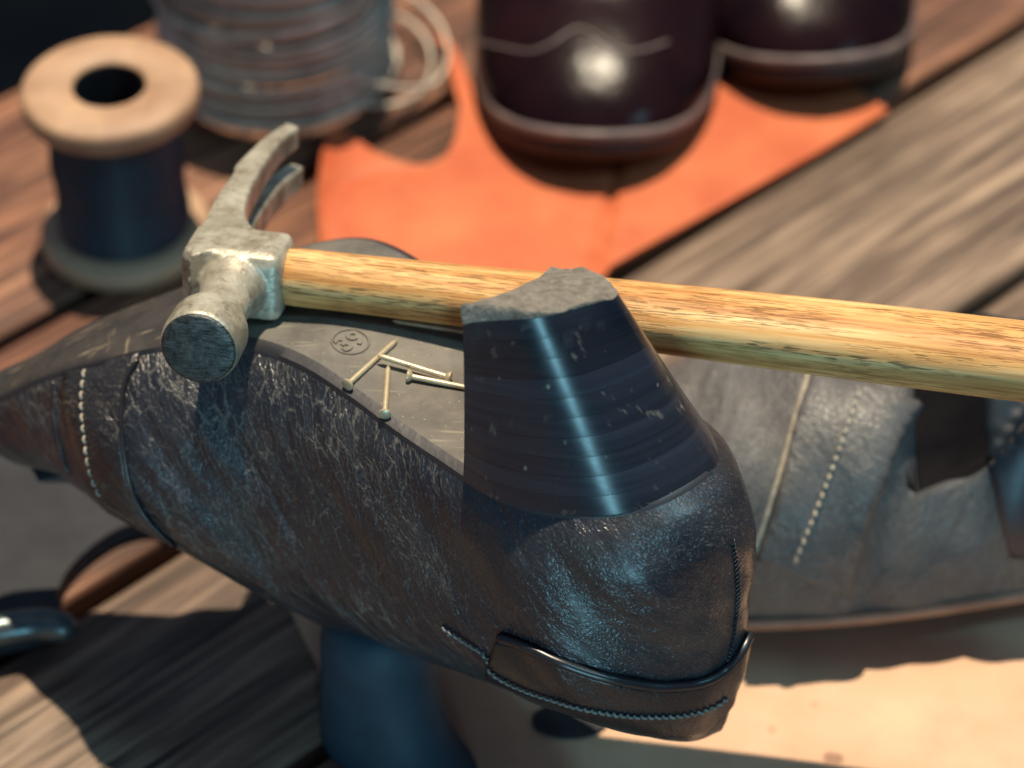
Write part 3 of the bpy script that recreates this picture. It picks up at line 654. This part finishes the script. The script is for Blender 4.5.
for k, (rx, dx, tilt, z) in enumerate([(.046, .018, .16, .012), (.047, .024, .42, .028)]):
    pts = [cc0 + V(dx + rx * math.cos(q), rx * .86 * math.sin(q) + .003, max(.002, z - tilt * rx * math.cos(q) * .9 + .003 * math.sin(3 * q))) for q in np.linspace(0, 2 * math.pi, 64)]
    mesh('loose_turn', *tube_geo(pts, .0009, 6), 'wire', coil)

# ================================================================ right-side-up SHOES
def shoe_mesh(L, wid, hgt, vamp_t, top_h, name, mats, root, pos, yaw, sole_t=.010, open_taper=.012, stations=70, half=24, insole=.012, rnd_=.62, lift=0., slant=0., far_up=0., side_=-1):
    """toe at local x=0, heel at x=L; returns the upper's tree in world space. wid/hgt: tables in mm"""
    Rz = np.array([[math.cos(yaw), -math.sin(yaw), 0], [math.sin(yaw), math.cos(yaw), 0], [0, 0, 1]])
    W = lambda p: pos + np.asarray(p) @ Rz.T
    ts = L * (1 - np.cos(np.linspace(0, math.pi, stations))) / 2; rings, uu, arc_ = [], [], 0
    for t in ts:
        w_ = float(interp(t * 1000, *wid)) / 1000; hc_ = float(interp(t * 1000, *hgt)) / 1000; th = float(interp(t * 1000, *top_h)) / 1000
        sec = []
        for k in range(half + 1):
            s = k / half; an = s * math.pi / 2
            o_ = np.clip((t - vamp_t - slant * s) / open_taper, 0, 1); o_ = o_ * o_ * (3 - 2 * o_)
            # closed vamp section: super-ellipse
            yv = w_ * math.cos(an) ** rnd_ * (1 + (.05 if rnd_ < .7 else .10) * math.sin(2 * an)); zv = hc_ * math.sin(an) ** (rnd_ + .18)
            # open section: wall up to the topline, turn over, down inside
            if s < .6: q = s / .6; yo = w_ * (1 + .06 * math.sin(q * math.pi) - .16 * q ** 2); zo = th * q
            elif s < .72: q = (s - .6) / .12; yo = w_ * .84 - .003 * q; zo = th + .001 * math.sin(q * math.pi)
            else: q = (s - .72) / .28; yo = (w_ * .84 - .003) * (1 - q ** 2); zo = th * (1 - q) ** .5 * .9 + insole * q
            sec.append((yv * (1 - o_) + yo * o_, zv * (1 - o_) + zo * o_))
        fz = 1 + far_up * np.clip((t - vamp_t) / .03, 0, 1)
        full = [(y * side_, z * (fz if side_ > 0 else 1)) for y, z in sec] + [(-y * side_, z * (fz if side_ < 0 else 1)) for y, z in sec[-2::-1]]
        rings.append([W((t, y, z + sole_t)) for y, z in full]); uu += [(t, k * .004) for k in range(len(full))]
    if lift:
        ra = np.array(rings); lc = (ra - pos) @ Rz; fo = smoothnoise(np.stack([lc[..., 0] * 1.2 + lc[..., 2] * .5, lc[..., 1] * .5, lc[..., 2] * .3], -1).reshape(-1, 3), 190, 11).reshape(ra.shape[:2]) * .0010
        out_ = lc.copy(); out_[..., 0] = 0; out_ /= np.linalg.norm(out_, axis=2)[..., None] + 1e-6
        ra = ra + (out_ * (fo * np.clip(lc[..., 2:3][..., 0] / .02, 0, 1))[..., None]) @ Rz.T; rings = [list(q) for q in ra]
    n_ = len(rings[0]); v_, f_ = loft(rings, False)
    o = mesh('upper', v_, f_, [mats[0], 'dark_inside'], root, uvs=uu); fixn(o)
    for p_ in o.data.polygons:
        i_ = min(p_.vertices); k_ = min(q % n_ for q in p_.vertices); k_ = min(k_, 2 * half - 1 - k_)
        if ts[i_ // n_] > vamp_t + slant * k_ / half + open_taper * .6 and k_ >= half * .66: p_.material_index = 1
    # welt and sole follow the outline
    nxt = []
    for sgn in (1, -1):
        side = [(t, sgn * (float(interp(t * 1000, *wid)) / 1000)) for t in ts]
        nxt += side if sgn == 1 else side[-2:0:-1]
    ol = np.array(nxt); c_ = ol.mean(0); ol = resample(ol, 120, closed=True, smooth=False)
    tg_ = np.roll(ol, -2, 0) - np.roll(ol, 2, 0); nm = np.c_[tg_[:, 1], -tg_[:, 0]]; nm /= np.linalg.norm(nm, axis=1)[:, None] + 1e-9
    if np.mean(np.sum(nm * (ol - c_), 1)) < 0: nm = -nm
    def rg(off, z): q = ol + nm * off; return [W((x, y, z + (0.012 * max(0, 1 - x / .05) ** 2 if mats[3] else 0))) for x, y in q]
    fixn(mesh('welt', *loft([rg(-.006, sole_t - .003), rg(.0012, sole_t - .0032), rg(.0022, sole_t - .0015), rg(.0020, sole_t + .0012), rg(.0008, sole_t + .0022), rg(-.006, sole_t + .0012)], True, True, True), mats[2], root))
    ou = (-.012, -.011) if lift else (.0005, .0008)
    fixn(mesh('outsole', *loft([rg(ou[0] - .003, .0006 - lift), rg(ou[0], .001 - lift), rg(ou[1], .004 - lift), rg(ou[1], sole_t - .0032), rg(-.014, sole_t - .003)], True, True, True), mats[1], root))
    return BVHTree.FromPolygons([Vector(q) for q in v_], f_)

WID = ([0, 2.5, 8, 20, 40, 80, 110, 150, 200, 245, 270, 282, 290], [2, 13, 23, 34, 43.5, 49.5, 49, 42, 34, 34, 29, 18, 2])
HGT = ([0, 3, 10, 25, 45, 70, 100, 130, 160, 200, 290], [4, 9, 15, 23, 30, 37, 56, 78, 88, 80, 60])
TOP = ([0, 20, 60, 120, 160, 220, 280, 290], [5, 25, 40, 70, 66, 58, 66, 60])
for (px, py, yaw, lab, sw) in [(590, 188, math.radians(87), 'polished dark burgundy shoe on the orange leather, toe with a wavy seam', 1), (826, 112, math.radians(97), 'polished dark burgundy shoe at the top right, nearer the grey board', 1)]:
    pos = G(px, py, 0.004); pos = V(pos[0], pos[1], .005)
    t = thing('dress_shoe', lab, 'shoe', pos, 'pair of polished dark shoes')
    tree = shoe_mesh(.29, WID, HGT, .150, TOP, 'dress_shoe', ('burgundy', 'shoe_sole', 'welt', True), t, pos, yaw, .013, rnd_=.78)
    if px < 700:
        pxs = [(478, 42), (500, 47), (530, 52), (552, 44), (566, 34), (578, 29), (592, 33), (606, 43), (625, 52), (645, 50), (668, 42)]
    else: pxs = []
    if pxs:
        c_, n_ = curve_on(pxs, 70, tree, .0004)
        if len(c_) > 5: mesh('cap_seam', *tube_geo(c_, .0006, 6), 'welt', t)

# ================================================================ MATE of the upturned shoe, right
mp = G(690, 640, .004); mp = V(mp[0] - .056, mp[1] + .028, .004)
mate = thing('standing_shoe', 'grey black leather shoe with pale seams on the hide behind the stacked heel', 'shoe', mp)
WID2 = ([0, 4, 12, 30, 60, 90, 120, 150, 190, 230, 252, 265], [2, 14, 24, 35, 43, 46, 46, 44, 40, 34, 20, 2])
HGT2 = ([0, 4, 12, 30, 60, 90, 110, 130, 160, 265], [6, 20, 32, 46, 60, 70, 75, 78, 74, 60])
TOP2 = ([0, 20, 60, 92, 105, 118, 132, 143, 150, 158, 175, 220, 265], [5, 25, 40, 30, 34, 42, 48, 50, 58, 74, 78, 72, 60])
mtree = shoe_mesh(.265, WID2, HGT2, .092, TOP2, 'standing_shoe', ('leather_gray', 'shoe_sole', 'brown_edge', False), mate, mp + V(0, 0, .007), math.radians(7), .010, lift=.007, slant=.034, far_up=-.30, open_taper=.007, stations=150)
c_, n_ = curve_on([(809, 372), (795, 420), (778, 480), (764, 525), (755, 552)], 40, mtree, .0001)
if len(c_) > 4: mesh('pale_seam', *tube_geo(c_, .0009, 6), 'thread_pale', mate)
pt = patch([(812, 374), (798, 420), (782, 478), (768, 525), (757, 556)], [(917, 402), (896, 440), (874, 500), (858, 555), (848, 592)], 40, 14, .0034, mtree)
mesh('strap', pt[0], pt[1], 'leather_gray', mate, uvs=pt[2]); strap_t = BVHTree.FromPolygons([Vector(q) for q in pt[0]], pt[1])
s_ = stitches([(860, 392), (846, 430), (828, 480), (808, 530), (790, 575), (776, 612)], 18, .0007, .0004, .62, strap_t)
if len(s_[0]): mesh('stitching', *s_, 'thread_pale', mate)
# dark elastic panel let into the quarter
pt = patch([(986, 392), (987, 430), (990, 470), (998, 510), (1010, 556)], [(1090, 400), (1088, 440), (1086, 480), (1083, 520), (1080, 560)], 30, 10, .0012, mtree)
mesh('elastic_panel', pt[0], pt[1], 'boot_blue', mate)

# ================================================================ dark iron plate and steel bar, lower left
pp = [(-120, 420), (-40, 440), (40, 450), (110, 470), (150, 495), (168, 516), (150, 512), (118, 520), (90, 538), (68, 560), (56, 584), (58, 606), (40, 622), (0, 632), (-120, 660)]
ppoly = resample([G(*q, .012)[:2] for q in pp], 120, closed=True, smooth=True)
pc0 = np.array([G(20, 540, .012)[0], G(20, 540, .012)[1]])
pl = sheet(ppoly, .001, .007, None, .006, 'iron_plate', 'iron_grey'); tag(pl, 'dark grey iron plate with a hollow curved edge under the shoe toe', 'iron plate')
bpts = np.array([G(x, y, .014) for x, y in [(-90, 652), (-40, 640), (0, 630), (30, 625), (52, 625), (64, 628), (72, 634)]]); bpts = resample(bpts, 30)
bt = mesh('steel_bar', *tube_geo(bpts, .0058, 12, [1] * 26 + [.97, .9, .75, .45]), 'bar_steel'); fixn(bt); tag(bt, 'rounded dark steel bar end poking in at the lower left edge', 'tool handle')
